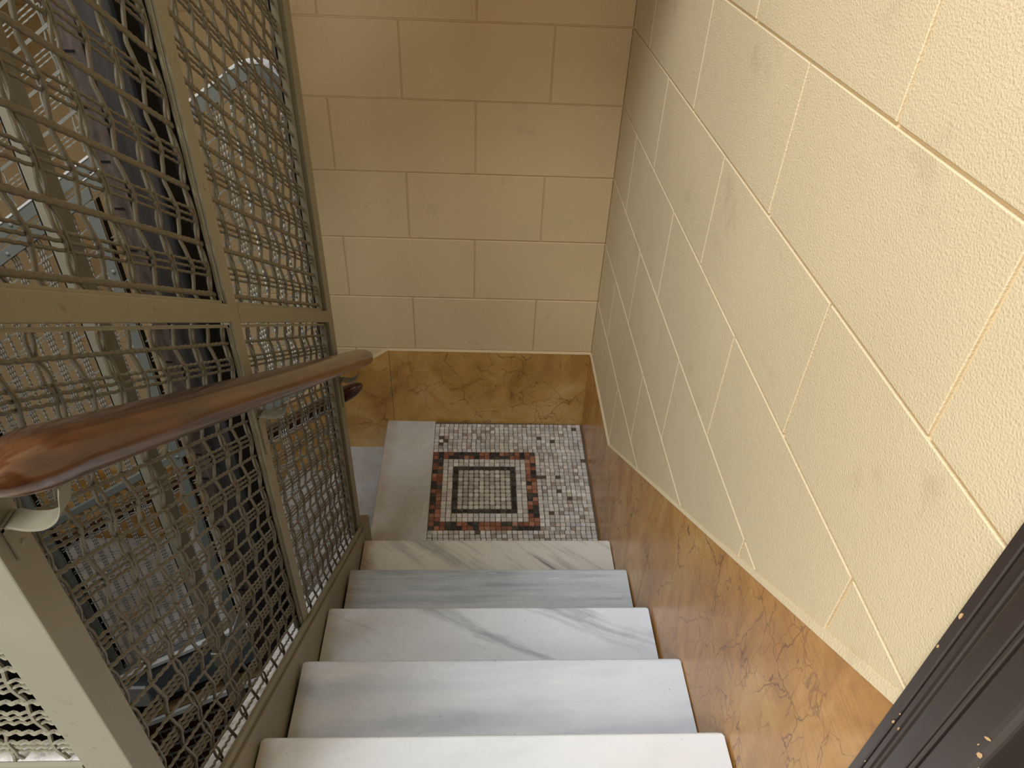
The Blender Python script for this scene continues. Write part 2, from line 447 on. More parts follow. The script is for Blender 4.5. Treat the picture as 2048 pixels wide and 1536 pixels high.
# ------------------------------------------------------------------ door surround at the top landing
door = struct(obj('door_1', MB().box(.10, .145, -3.15, -2.263, 1.02, 3.2), M_arch))
prof = [(-2.1525, .01), (-2.1525, -.0205), (-2.154, -.022), (-2.1645, -.022), (-2.166, -.0205), (-2.1665, -.0155), (-2.1685, -.0155), (-2.169, -.021), (-2.1705, -.023), (-2.1765, -.023), (-2.178, -.020)]
for k in range(9):      # cove swelling into a flat
    q = k/8; prof.append((-2.180-.020*q, -.0185-.0175*(q*q*(3-2*q))))
prof += [(-2.207, -.0375), (-2.2190, -.0385), (-2.2205, -.037), (-2.2210, -.0345), (-2.2225, -.0345), (-2.2230, -.0385), (-2.2245, -.040), (-2.2268, -.040), (-2.2280, -.0385), (-2.2284, -.0345), (-2.2296, -.0345), (-2.2302, -.038), (-2.232, -.0395), (-2.261, -.0405)]
for k in range(1, 6):
    a = math.pi/2*k/5; prof.append((-2.263-.009*math.sin(a), -.0315-.009*math.cos(a)))
prof += [(-2.272, .01)]
am = MB(); n = len(prof); zz = [1.02, 3.3]
am.add([(x, y, z) for z in zz for y, x in prof], [(i, i+1, n+i+1, n+i) for i in range(n-1)] + [tuple(range(n-1, -1, -1)), tuple(range(n, 2*n))])
obj('architrave', am, M_arch, door)
obj('jamb', MB().box(.0, .12, -2.2725, -2.262, 1.02, 3.3), M_arch, door)
obj('jamb', MB().box(.0, .12, -3.2, -3.16, 1.02, 3.3), M_arch, door)
def chip(y, z, x, sy, sz, rot):
    k = 6; pts = []
    for i in range(k):
        th = 2*math.pi*i/k; r = .6+.4*rnd.random()
        a, b = math.cos(th)*sy*r, math.sin(th)*sz*r
        pts.append((x, y + a*math.cos(rot)-b*math.sin(rot), z + a*math.sin(rot)+b*math.cos(rot)))
    obj('paint_chip', MB().prism(pts, (-.0008, 0, 0)), M_chip, door)
for (y, z, x, sy, sz, ro) in [(-2.1575, 1.643, -.022, .0026, .006, 0), (-2.1565, 1.588, -.022, .0016, .0035, 0), (-2.1665, 1.452, -.0222, .0018, .0035, .2), (-2.1768, 1.457, -.023, .0012, .003, 0),
                              (-2.1672, 1.471, -.0222, .001, .0016, 0), (-2.1672, 1.357, -.0222, .001, .002, 0), (-2.2625, 1.613, -.0407, .0016, .0055, .9), (-2.2665, 1.590, -.0398, .003, .0045, .5), (-2.2600, 1.597, -.0406, .0007, .0018, 0), (-2.2705, 1.572, -.036, .0025, .004, .3)]:
    chip(y, z, x, sy, sz, ro)

# ------------------------------------------------------------------ upper flight
stair = thing('staircase', 'short straight flight of grey and white marble steps down to the mosaic landing', 'staircase', (-.45, -1.4, 0))
def tread_mb(x0, x1, ynose, depth, z, t=.036, ov=0):
    # rounded nosing profile in (y, z), extruded along x with rounded plan corners
    r = .007; pf = [(ynose-depth, z-t), (ynose-depth, z)]
    for k in range(5):
        a = math.pi/2 - k*math.pi/8
        pf.append((ynose - r + r*math.cos(a), z - r + r*math.sin(a)))
    for k in range(5):
        a = -k*math.pi/8
        pf.append((ynose - r + r*math.cos(a), z - t + r + r*math.sin(a)))
    mb = MB(); xs = [x0, x0+.003, x0+.010, x1-.010, x1-.003, x1]; ins = [.009, .003, 0, 0, .003, .009]
    m = len(pf); vs = []
    for x, q in zip(xs, ins):
        for (y, zz) in pf: vs.append((x, min(y, ynose-q), zz))
    fs = []
    for i in range(len(xs)-1):
        for k in range(m):
            k2 = (k+1) % m; fs.append((i*m+k, i*m+k2, (i+1)*m+k2, (i+1)*m+k))
    fs += [tuple(range(m-1, -1, -1)), tuple((len(xs)-1)*m+k for k in range(m))]
    mb.add(vs, fs); return mb
for n in range(0, 5):
    yn, z = nos(n); k = 5-n
    obj('tread', tread_mb(XL+.003+.004*(n % 2), -.0075-.002*(n % 3), yn, G+.03, z), M_tread[k], stair)
    obj('riser', MB().box(XL+.004, -.007, yn-.045, yn-.024, z-R, z-.036), M_tread[max(1, k-1) if n else 4], stair)
yn, z = nos(5)
obj('riser', MB().box(XL+.004, -.007, yn-.045, yn-.024, z-R, z-.036), M_tread[2], stair)
# stringer: lower band with a fine groove, upper band, capped ridge that carries the mesh
def sloped(x0, x1, c0, c1, ya, yb, zf=zn):
    return MB().hexa([(x0, ya, zf(ya, c0)), (x1, ya, zf(ya, c0)), (x1, yb, zf(yb, c0)), (x0, yb, zf(yb, c0)),
                      (x0, ya, zf(ya, c1)), (x1, ya, zf(ya, c1)), (x1, yb, zf(yb, c1)), (x0, yb, zf(yb, c1))])
obj('stringer', sloped(XL-.024, XL-.001, .34, .6262, -2.14, -.80), M_steel, stair, bevel=.002)
obj('stringer_cap', sloped(XL-.017, XL-.007, .6265, .648, -2.14, -.80), M_steel, stair, bevel=.003)
obj('ledge', MB().hexa([(-.963, -2.10, zn(-2.10, .50)), (-.9265, -2.10, zn(-2.10, .50)), (-.9265, -.84, zn(-.84, .50)), (-.963, -.84, zn(-.84, .50)),
                        (-.963, -2.10, zn(-2.10, .608)), (-.9265, -2.10, zn(-2.10, .626)), (-.9265, -.84, zn(-.84, .626)), (-.963, -.84, zn(-.84, .608))]), M_dust, stair)
obj('soffit', sloped(-.90, -.01, .18, .24, -2.14, -.86), M_wall_b, stair)
kb = MB(); pf = []
for k in range(9):
    a = math.pi*k/8; pf.append((-.772 + .052*math.cos(a), .155 + .035*math.sin(a)))
pf = [(-.720, -.19)] + pf + [(-.824, -.19)]
kb.prism([(XL-.028, y, z) for y, z in pf], (.030, 0, 0))
obj('stringer_end', kb, M_steel, stair, bevel=.004)

# ------------------------------------------------------------------ landing with its mosaic
floor = struct(obj('floor', MB().box(-.915, .02, -.90, .02, -.20, -.0045), M_grout))
obj('border_slab', (lambda t: MB().add([(x, y, z) for (y, x, z) in t.v], [tuple(reversed(f)) for f in t.f]))(
    (lambda: (lambda m: MB().add([(a, -b - 2*0, c) for a, b, c in m.v], [tuple(reversed(f)) for f in m.f]))(tread_mb(-.895, .012, .917, .2245, 0)))()), M_border, floor)
obj('landing_riser', MB().box(-.895, -.875, -.895, .01, -.17, -.036), M_border, floor)
P = .0226
WH = [(216,212,202), (206,200,190), (222,219,212), (196,190,180), (212,206,200), (204,202,200), (188,178,168), (219,211,196)]
RD = [(150,94,70), (140,84,60), (162,108,84), (146,92,68), (176,124,100), (128,78,58)]
BK = [(56,54,52), (44,42,42), (70,68,64), (62,58,52), (34,32,32)]
tiles = []
def col(pal):
    c = rnd.choice(pal); k = .92+.16*rnd.random()
    return lin(*[min(255, v*k) for v in c])
def tile(cx, cy, sx, sy, c, rounded=False):
    gx, gy = sx/2-.0011, sy/2-.0011; a = (rnd.random()-.5)*.16; j = .0012
    z = -.0012 + .0011*rnd.random(); q = []
    for (dx, dy) in ((-1,-1),(1,-1),(1,1),(-1,1)):
        x = dx*gx*(1-.05*rnd.random())+j*(rnd.random()-.5); y = dy*gy*(1-.05*rnd.random())+j*(rnd.random()-.5)
        q.append((cx + x*math.cos(a)-y*math.sin(a), cy + x*math.sin(a)+y*math.cos(a)))
    if rounded:      # clip the corners of the pebble-like stones
        o = []
        for i in range(4):
            p, s1, s2 = Vector(q[i]), Vector(q[i-1]), Vector(q[(i+1) % 4])
            o += [tuple(p.lerp(s1, .22)), tuple(p.lerp(s2, .22))]
        q = o
    n = len(q); ce = Vector((cx, cy))
    tp = [tuple(ce.lerp(Vector(p), .90)) for p in q]
    vs = [(x, y, -.006) for x, y in q] + [(x, y, z-.0009) for x, y in q] + [(x, y, z) for x, y in tp]
    fs = [tuple(range(2*n, 3*n))]
    for i in range(n):
        k = (i+1) % n; fs += [(i, k, n+k, n+i), (n+i, n+k, 2*n+k, 2*n+i)]
    tiles.append((cy, vs, fs, c))
X0, X1, Y0, Y1 = -.690, -.238, -.654, -.202
N = 20; px_, py_ = (X1-X0)/N, (Y1-Y0)/N
for i in range(N):
    for j in range(N):
        cx, cy = X0+(i+.5)*px_, Y0+(j+.5)*py_
        d = min(i, j, N-1-i, N-1-j)
        if d < 2: c = col(RD) if rnd.random() < .57 else col(BK)
        elif d == 4: c = col(BK)
        elif d > 4: c = col([(204,198,186), (192,186,174), (212,206,196), (182,176,164)])
        else: c = col(WH)
        jit = .0016 if d > 4 else .0006
        tile(cx+(rnd.random()-.5)*jit, cy+(rnd.random()-.5)*jit, px_, py_, c, d > 3)
def fill(x0, x1, y0, y1):
    nx, ny = max(1, round((x1-x0)/.0212)), max(1, round((y1-y0)/.0205))
    for j in range(ny):
        sh = (rnd.random()-.5)*.006
        for i in range(nx):
            cx = x0+(i+.5)*(x1-x0)/nx + (sh if 0 < i < nx-1 else 0)*0.6; cy = y0+(j+.5)*(y1-y0)/ny + (rnd.random()-.5)*.0014
            u = rnd.random()
            c = lin(92, 78, 66) if u < .018 else (col([(168,150,140), (160,146,130)]) if u < .08 else col(WH))
            tile(cx, cy, (x1-x0)/nx, (y1-y0)/ny, c)
fill(-.6915, -.012, Y1, -.011); fill(-.6915, -.012, -.876, Y0); fill(X1, -.012, Y0, Y1)
tiles.sort(key=lambda t: (abs(t[0]+.70) > .06, t[0]))
rest = MB()
vis = sorted([t for t in tiles if t[0] > -.70], key=lambda t: t[0])
single = vis[:300]; ids = set(id(t) for t in single)
for t in tiles:
    if id(t) not in ids: rest.add(t[1], t[2], t[3])
for (cy, vs, fs, c) in single:
    cx = sum(v[0] for v in vs)/len(vs)
    obj('tile', MB().add(vs, fs, c), M_tile, floor, at=(cx, cy, 0))
stuff(obj('mosaic_tiles', rest, M_tile, floor))

# ------------------------------------------------------------------ lower flight along the back wall
low = thing('staircase', 'marble steps going down to the left along the back wall, below the mosaic landing', 'staircase', (-1.4, -.4, -.85))
for j in range(1, 5):
    xn = -.917 - G*j; z = -R*j
    t = tread_mb(-(-.812), .03, -xn, G+.03, z)
    mb = MB().add([(-y, -x if x > .5 else -x + .03 + bwy(-y)-.002, zz) for x, y, zz in t.v], t.f)
    mb = MB().add([(-y, {True: -.812}.get(x > .4, .012) , zz) for x, y, zz in t.v], t.f)
    obj('tread', mb, M_lower, low)
    obj('riser', MB().box(xn+.024, xn+.045, -.812, .01, z-R, z-.036), M_lower, low)
obj('soffit', MB().prism([(-.93, -.79, -.26), (-.93, -.79, -.34), (-2.1, -.79, -1.10), (-2.1, -.79, -1.02)], (0, .79, 0)), M_tan, low)
sx = lambda y0, y1, c0, c1, xa, xb: MB().hexa([(xa, y0, zb(xa, c0)), (xb, y0, zb(xb, c0)), (xb, y1, zb(xb, c0)), (xa, y1, zb(xa, c0)),
                                              (xa, y0, zb(xa, c1)), (xb, y0, zb(xb, c1)), (xb, y1, zb(xb, c1)), (xa, y1, zb(xa, c1))])
obj('stringer', sx(-.826, -.812, -.68, -.435, -2.12, -.935), M_beam, low)
obj('stringer_cap', sx(-.835, -.785, -.434, -.415, -2.12, -.935), M_white, low)  # white puts the light on the frame top into the colour
obj('stringer_flange', sx(-.842, -.812, -.705, -.688, -2.12, -.935), M_black, low)
obj('plaster_band', sx(-.822, -.800, -.80, -.706, -2.12, -.935), M_tan, low)
obj('edge_strip', sx(-.832, -.800, -.845, -.815, -2.12, -.935), M_white, low)
struct(obj('floor_lower', MB().box(-3.15, -1.957-.0, -.84, .01, -1.0, -.85), M_lower))

# ------------------------------------------------------------------ woven wire
def wave_pts(p0, p1, n_per, per_samples, fn):
    """points from p0 to p1 displaced by fn(s, L) -> Vector, s = distance along"""
    p0, p1 = Vector(p0), Vector(p1); L = (p1-p0).length
    m = max(8, int(n_per*per_samples)); return [p0.lerp(p1, i/m) + fn(L*i/m, L) for i in range(m+1)]

near = thing('lift_screen', 'beige wire mesh screen beside the marble steps, carrying the wooden handrail', 'screen', (XM, -1.48, .6), 'wire mesh screens around the lift shaft')
NO = org(near)
YP0, YP1, YP2, YP3 = -2.095, -1.511, -1.472, -.868          # openings of the two bays
CL0, CL1, CU0, CU1 = .628, 1.520, 1.562, 2.44               # lower and upper field
# posts and rails
def lpost(name, ya, yb, z0, z1, web):
    mb = MB().box(XF-.006, XF, ya, yb, z0, z1)
    if web: mb.box(XF-.034, XF-.006, web-.003, web+.003, z0, z1)
    return obj(name, mb, M_steel, near, bevel=.0015)
post2 = lpost('post', YP1, YP2, zn(-1.49, .63), zn(-1.49, 2.46), -1.475)
obj('corner_post', MB().prism([(x, y, .98) for x, y in [(XF-.058, -2.137), (XF, -2.137), (XF, -2.093), (XF-.006, -2.093), (XF-.006, -2.130), (XF-.058, -2.130)]], (0, 0, 2.1)), M_steel, near, bevel=.002)
endp = obj('end_post', MB().box(XF-.030, XF, -.842, -.836, .16, 2.05).box(XF-.006, XF, -.838, -.787, .10, 2.05).box(XF-.034, XF-.006, -.790, -.785, .10, 2.05), M_steel, near, bevel=.0015)
obj('middle_rail', sloped(XF-.007, XF+.0005, 1.524, 1.562, -2.094, YP1-.0005), M_steel, near, bevel=.0015)
obj('middle_rail', sloped(XF-.007, XF+.0005, 1.524, 1.562, YP2+.0005, -.839), M_steel, near, bevel=.0015)
obj('top_rail', sloped(XF-.007, XF+.0005, 2.43, 2.468, -2.094, -.787), M_steel, near, bevel=.0015)
FRAMES = {}
for (a, b) in ((YP0, YP1), (YP2, YP3)):
    for (c0, c1) in ((CL0, CL1), (CU0, CU1)):
        fr = MB()
        for (ya, yb) in ((a, a+.006), (b-.006, b)):
            m = sloped(XM-.006, XM+.008, c0, c1, ya, yb); fr.add(m.v, m.f)
        if c0 > 1: m = sloped(XM-.006, XM+.008, c0, c0+.006, a, b); fr.add(m.v, m.f)
        m = sloped(XM-.006, XM+.008, c1-.006, c1, a, b); fr.add(m.v, m.f)
        FRAMES[(a, c0)] = obj('panel_frame', fr, M_steel, near)
obj('gap_shade', MB().box(XM-.012, XM-.006, -.866, -.843, .16, 2.05), M_black, near)  # black strip painted in for the shade between panel and end post
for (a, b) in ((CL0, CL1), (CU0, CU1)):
    g_ = sloped(XM-.010, XM+.004, a, b, -1.5175, -1.5115); obj('gap_shade', g_, M_black, near)  # black strips for the shaded gap left of the middle post
for (y, z) in ((-.812, 1.72), (-.812, .98), (-.812, .35), (-1.49, 1.78), (-1.49, 1.40)):
    obj('bolt', MB().dome((XF, y, z), (1, 0, 0), .0055, .002), M_steel, endp if y > -1 else post2, smooth=True)
# wires: one shared mesh per kind and bay, set out in a loop
tp = 2*math.pi
def vert_wire(c0, c1, kind, half):
    L = c1-c0; ph = half
    def fn(s, LL):
        c = c0+s
        a = tp*(c-ph)/.0895
        q = math.cos(a)+.16*math.cos(3*a)
        if kind == 's': return Vector((.0030*q, .0012*q, 0))
        sg = 1 if kind == 'a' else -1
        return Vector((.0023*q, sg*(.0044 - .0019*math.cos(2*a)), 0))
    pts = wave_pts((XM, -1.48, c0), (XM, -1.48, c1), L/.0447, 7, fn)
    return MB().tube(pts, .0029 if kind == 's' else .0023, n=6, U=(1,0,0))
def slope_wire(ya, yb, kind, amp=1.0):
    d = Vector((0, 1, -S)).normalized(); up_ = Vector((0, S, 1)).normalized()
    def fn(s, LL):
        a = tp*s/(.0152*1.195)
        return Vector((.0009*amp*math.cos(a), 0, 0)) + up_*(.0006*amp*math.sin(a))
    p0, p1 = Vector((XM, ya, zn(ya, 0))), Vector((XM, yb, zn(yb, 0)))
    pts = wave_pts(p0, p1, (p1-p0).length/.0182, 6, fn)
    if kind == 's': return MB().tube(pts, .0018, .0030+.0014*(amp < .8), n=8, U=(1,0,0))
    return MB().tube(pts, .0022, n=6, U=(1,0,0))
cnt = 0
for (lo, hi, tr, per) in ((CL0, CL1, 1.258, .0895), (CU0, CU1, 1.626, .0922)):
    base = (XM, -1.48, 0)
    mv = {k: mesh('wire', vert_wire(lo, hi, k, tr), M_wire, base, True) for k in 'sab'}
    for (ya, yb) in ((YP0, YP1), (YP2, YP3)):
        fr_ = FRAMES[(ya, lo)]
        for k in range(-6, 12):
            yp, ysn = -1.747+.1108*k, -1.692+.1108*k
            if ya+.010 < yp < yb-.010:
                for q in 'ab': link('wire', mv[q], fr_, Vector((XM, yp, -S*(yp+1.48))) - NO); cnt += 1
            if ya+.006 < ysn < yb-.006:
                link('wire', mv['s'], fr_, Vector((XM, ysn, -S*(ysn+1.48))) - NO); cnt += 1
        base2 = (XM, -1.48, 0)
        am_ = 1.0 if lo == CL0 else .6
        mt = mesh('wire', slope_wire(ya, yb, 't', am_), M_wire, base2, True); ms = mesh('wire', slope_wire(ya, yb, 's', am_), M_wire, base2, True)
        for k in range(-12, 14):
            c = tr + per*k
            for dc in (-.0112, 0, .0112):
                if lo+.006 < c+dc < hi-.006: link('wire', mt, fr_, Vector((XM, -1.48, c+dc)) - NO); cnt += 1
            if lo+.004 < c+per/2 < hi-.004: link('wire', ms, fr_, Vector((XM, -1.48, c+per/2)) - NO); cnt += 1

# ------------------------------------------------------------------ screen across the back of the shaft
back = thing('lift_screen', 'grey wire mesh screen with a curved top corner, behind the black timber post', 'screen', (-1.49, YB, -.5), 'wire mesh screens around the lift shaft')
XR, XT, XLft = -.937, -1.482, -2.05      # right strip, thin post, left corner
def bfield(mb, xa, xb, c0, c1, trip, single, pair, per, top=None, ns=4):
    """vertical triples and singles, sloping pairs and singles"""
    k0 = int((xa+1.735)/.0765)-2
    for k in range(k0, k0+40):
        xt = -1.735+.0765*k
        for (x, r) in ((xt-.0075, .0022), (xt, .0022), (xt+.0075, .0022), (xt+.038, .0030)):
            if not (xa+.004 < x < xb-.004): continue
            z0, z1 = zb(x, c0), zb(x, c1)
            if top: z1 = min(z1, top(x))
            L = z1-z0
            if L < .03: continue
            pts = wave_pts((x, YB, z0), (x, YB, z1), L/.0175, 4, lambda s, LL: Vector((.0007*math.sin(tp*s/.0175), .0022*math.cos(tp*s/.0175), 0)))
            mb.tube(pts, r, n=4, U=(1,0,0), caps=False)
    n = int((c1-c0)/per)+2
    for k in range(-n, n+1):
        for (dc, r) in ((-.006, .0019), (.006, .0019), (per/2, .0027)):
            c = pair + per*k + dc
            if not (c0+.003 < c < c1-.003): continue
            a, b = xa, xb
            if top:
                while b > a+.02 and zb(b, c) > top(b)-.004: b -= .01
            p0, p1 = Vector((a, YB, zb(a, c))), Vector((b, YB, zb(b, c)))
            L = (p1-p0).length
            mb.tube(wave_pts(p0, p1, L/.038, 5, lambda s, LL: Vector((0, .0020*math.cos(tp*s/.038), .0007*math.sin(tp*s/.038)))), r, n=4, U=(0,1,0), caps=False)
# curved top rail of the right-hand panel: points along its upper edge
def arc_top():
    pts = []
    x = -1.48
    while x < -1.095: pts.append((x, zb(x, 1.488))); x += .05
    P0, P1, P2, P3 = (-1.10, zb(-1.10, 1.488)), (-1.03, 1.806), (-.952, 1.80), (-.942, 1.70)
    for i in range(13):
        t = i/12; q = [(1-t)**3*a+3*(1-t)**2*t*b+3*(1-t)*t*t*c+t**3*d for a, b, c, d in zip(P0, P1, P2, P3)]
        pts.append(tuple(q))
    return pts
AT = arc_top()
def topz(x):
    for (a, b) in zip(AT[:-1], AT[1:]):
        if a[0] <= x <= b[0] and b[0] > a[0]: return a[1] + (b[1]-a[1])*(x-a[0])/(b[0]-a[0]) - .03
    return AT[-1][1]-.03
wm = MB(); bfield(wm, XT+.012, XR-.026, -.40, 1.47, 1, 1, 1.051, .130, topz); stuff(obj('wire_mesh', wm, M_wireb, back))
wm = MB(); bfield(wm, XLft+.01, XT-.012, -.40, 1.45, 1, 1, 1.051, .130); stuff(obj('wire_mesh', wm, M_wireb, back))
# upper field on the left: sloping triples and flat singles
def ufield(mb, xa, xb, c0, c1):
    k = 0
    x = xa+.02
    while x < xb-.004:
        L = c1-c0
        mb.tube(wave_pts((x, YB, zb(x, c0)), (x, YB, zb(x, c1)), L/.045, 6, lambda s, LL: Vector((.0022*math.sin(tp*s/.09), .002*math.cos(tp*s/.09), 0))), .0026, n=5, U=(1,0,0), caps=False)
        if k % 2 == 0:
            mb.tube(wave_pts((x+.008, YB, zb(x, c0)), (x+.008, YB, zb(x, c1)), L/.045, 6, lambda s, LL: Vector((-.0022*math.sin(tp*s/.09), .002*math.cos(tp*s/.09), 0))), .0022, n=5, U=(1,0,0), caps=False)
        k += 1; x += .056
    c = c0+.045
    while c < c1:
        for dc in (-.0115, 0, .0115):
            p0, p1 = Vector((xa, YB, zb(xa, c+dc))), Vector((xb, YB, zb(xb, c+dc))); L = (p1-p0).length
            mb.tube(wave_pts(p0, p1, L/.02, 4, lambda s, LL: Vector((0, .0014*math.cos(tp*s/.02), 0))), .0021, n=4, U=(0,1,0), caps=False)
        cc = c+.046
        if cc < c1:
            p0, p1 = Vector((xa, YB, zb(xa, cc))), Vector((xb, YB, zb(xb, cc)))
            mb.tube([p0, p1], .0018, .0052, n=4, U=(0,1,0), caps=False)
        c += .092
XE = -1.395
wm = MB(); ufield(wm, XLft+.01, XE, 1.545, 2.35); stuff(obj('wire_mesh', wm, M_wireb, back))
bevb = .0012
# curved rail swept from its upper edge: a flat face and a turned lip on top
cr_, lip = MB(), MB()
for (a, b) in zip(AT[:-1], AT[1:]):
    ta = Vector((b[0]-a[0], 0, b[1]-a[1])).normalized(); nn = Vector((ta.z, 0, -ta.x))
    i = AT.index(a); pa = AT[max(i-1, 0)]; pb = AT[min(i+2, len(AT)-1)]
    na = (Vector((b[0]-pa[0], 0, b[1]-pa[1])).normalized()); na = Vector((na.z, 0, -na.x))
    nb = (Vector((pb[0]-a[0], 0, pb[1]-a[1])).normalized()); nb = Vector((nb.z, 0, -nb.x))
    A, B = Vector((a[0], 0, a[1])), Vector((b[0], 0, b[1])); h = .034
    y0, y1 = Vector((0, YB-.012, 0)), Vector((0, YB-.006, 0))
    cr_.hexa([A+na*h+y0, B+nb*h+y0, B+nb*h+y1, A+na*h+y1, A+y0, B+y0, B+y1, A+y1])
    y0, y1 = Vector((0, YB-.014, 0)), Vector((0, YB+.022, 0))
    lip.hexa([A+y0, B+y0, B+y1, A+y1, A-na*.004+y0, B-nb*.004+y0, B-nb*.004+y1, A-na*.004+y1])
obj('curved_rail', cr_, M_steelb, back); obj('rail_lip', lip, M_white, back)  # lip of a grey rail, its highlight from above put in as white
sxb = lambda y0, y1, c0, c1, xa, xb: sx(YB+y0, YB+y1, c0, c1, xa, xb)
obj('long_rail', sxb(-.014, -.006, 1.490, 1.528, XLft, XE), M_steelb, back, bevel=bevb)
obj('long_rail', sxb(-.010, -.004, 1.476, 1.482, XLft, XT+.01), M_steelb, back)
obj('long_rail', sxb(-.014, -.006, 1.436, 1.470, XLft, XT+.01), M_steelb, back, bevel=bevb)
obj('rail_lip', sxb(-.016, .02, 1.528, 1.533, XLft, XE), M_white, back)  # same overhead highlight put into this lip's colour
obj('middle_rail', sxb(-.012, .006, .530, .560, XLft, XR-.02), M_steelb, back, bevel=bevb)
obj('bottom_rail', sxb(-.012, .006, -.414, -.392, XLft, XR-.02), M_steelb, back)
def bpost(name, x0, x1, z0, z1, gap=True):
    obj(name, MB().box(x0, x1, YB-.013, YB-.005, z0, z1), M_steelb, back, bevel=bevb)
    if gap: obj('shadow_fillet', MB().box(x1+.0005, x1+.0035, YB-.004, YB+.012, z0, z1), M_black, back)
bpost('post', -1.499, -1.470, zb(-1.485, -.41), zb(-1.485, 1.44))
bpost('post', -2.066, -2.026, zb(-2.05, -.46), zb(-2.05, 2.36))
bpost('edge_strip', XR-.026, XR, -.05, 2.15, False)
bpost('post', XE-.004, XE+.02, zb(XE, 1.44), zb(XE, 2.36), False)
obj('top_rail', sxb(-.014, -.006, 2.345, 2.38, XLft, XE+.016), M_steelb, back)
for (x, z) in ((XR-.010, 1.67), (XR-.010, 1.46), (XR-.010, 1.0), (XR-.010, .62), (XR-.010, .36), (-1.482, 1.24), (-1.482, 1.06), (-1.482, .80), (-1.482, .55), (-1.455, zb(-1.455, 1.50)), (-1.70, zb(-1.70, 1.51)), (-1.74, zb(-1.74, 1.452)), (-1.22, zb(-1.22, 1.455))):
    obj('bolt', MB().dome((x, YB-.013, z), (0, -1, 0), .0062, .004), M_steelb, back, smooth=True)

# screen on the far side of the shaft and the one facing the top landing
left = thing('lift_screen', 'grey mesh screen closing the far left side of the lift shaft', 'screen', (XLft, -1.45, -.8), 'wire mesh screens around the lift shaft')
wm = MB()
y = -2.08
while y < -.83:
    wm.tube(wave_pts((XLft, y, -1.6), (XLft, y, 1.6), 100, 4, lambda s, LL: Vector((.0018*math.cos(tp*s/.032), .001*math.sin(tp*s/.032), 0))), .0022, n=4, U=(0,1,0), caps=False)
    y += .03
for k in range(0, 46):
    z = -1.55+.07*k
    for dz in ((0,) if k % 2 else (-.008, .008)):
        p0, p1 = (XLft, -2.1, z-.4+dz), (XLft, -.83, z+.4+dz)
        wm.tube(wave_pts(p0, p1, 34, 4, lambda s, LL: Vector((.0018*math.cos(tp*s/.04), 0, 0))), .0022, n=4, U=(1,0,0), caps=False)
stuff(obj('wire_mesh', wm, M_wireb, left))
obj('post', MB().box(XLft-.015, XLft+.015, -2.12, -2.09, -3.0, 2.2), M_steelb, left)
front = thing('lift_screen', 'pale mesh screen at bottom left, facing the top landing, with wide bottom rail', 'screen', (-1.45, -2.12, 1.02), 'wire mesh screens around the lift shaft')
YF = -2.128
wm = MB()
for k in range(-1, 22):
    for (z, fl) in ((1.339+.0685*k-.011, 0), (1.339+.0685*k, 0), (1.339+.0685*k+.011, 0), (1.339+.0685*k+.034, 1)):
        if z < 1.317 and k < 1 and not fl: continue
        if z < 1.315: continue
        pts = wave_pts((-1.98, YF, z), (-.972, YF, z), 70, 5, lambda s, LL: Vector((0, .0013*math.sin(tp*s/.0145), .0012*math.cos(tp*s/.0145))))
        wm.tube(pts, .0026 if fl else .0021, n=5, U=(0,0,1), caps=False)
for k in range(0, 18):
    x = -1.000-.056*k
    if k % 2 == 0:
        wm.tube(wave_pts((x, YF, 1.30), (x, YF, 2.9), 36, 5, lambda s, LL: Vector((.0022*math.sin(tp*s/.0685), .002*math.cos(tp*s/.0685), 0))), .0028, n=5, U=(1,0,0), caps=False)
    else:
        for sg in (-1, 1):
            wm.tube(wave_pts((x, YF, 1.30), (x, YF, 2.9), 36, 5, lambda s, LL: Vector((sg*(.004+.0018*math.cos(tp*s/.034)), .002*sg*math.cos(tp*s/.0685), 0))), .0023, n=5, U=(1,0,0), caps=False)
stuff(obj('wire_mesh', wm, M_steel, front))  # paler than the side wires: light on their fronts put into the colour
obj('bottom_rail', MB().box(-2.0, -.977, -2.137, -2.131, 1.02, 1.306), M_steel, front)
obj('rail_lip', MB().box(-2.0, -.977, -2.130, -2.106, 1.300, 1.306), M_dust, front)

# ------------------------------------------------------------------ inside the shaft
gp = thing('guide_post', 'square black greased timber post standing inside the lift shaft', 'post', (-1.1, -1.3, -3))
obj('post', MB().box(-1.143, -1.0505, -1.345, -1.255, -3.0, 3.2), M_bwood, gp, bevel=.003)
obj('greased_side', MB().box(-1.0505, -1.046, -1.346, -1.2545, -3.0, 3.2), M_black, gp)
obj('plank', MB().box(-1.1445, -1.109, -1.349, -1.344, -3.0, 3.2), M_bplank, gp, bevel=.0015)
obj('groove', MB().box(-1.109, -1.1065, -1.3462, -1.3449, -3.0, 3.2), M_black, gp)
nm = MB()
for k in range(26):
    z = -.2+.085*k+.01*rnd.random()
    obj('notch', MB().box(-1.139, -1.124+.004*rnd.random(), -1.3502, -1.3489, z, z+.004), M_black, gp)
gc = thing('guide_rail', 'tall pale grey steel channel standing left of the black post in the shaft', 'rail', (-1.34, -1.17, -3))
obj('channel', MB().box(-1.367, -1.338, -1.206, -1.145, -3.0, 3.2), M_steel, gc, bevel=.003)
obj('lip', MB().box(-1.3705, -1.3672, -1.203, -1.15, -3.0, 3.2), M_black, gc)
obj('clamp', MB().box(-1.372, -1.33, -1.21, -1.14, -.05, .03), M_steel, gc, bevel=.003)
bc = MB(); a, b = Vector((-1.085, -1.215, .64)), Vector((-1.335, -1.215, .0))
d = (b-a).normalized(); nn = Vector((-d.z, 0, d.x)); nn = nn if nn.z > 0 else -nn
br = obj('brace', MB().hexa([b-nn*.03, a-nn*.03, a-nn*.03+Vector((0,.05,0)), b-nn*.03+Vector((0,.05,0)), b, a, a+Vector((0,.05,0)), b+Vector((0,.05,0))]), M_steel, None, at=(-1.335, -1.19, 0))
tag(br, 'slanting steel brace between the black timber post and the grey channel', 'brace')
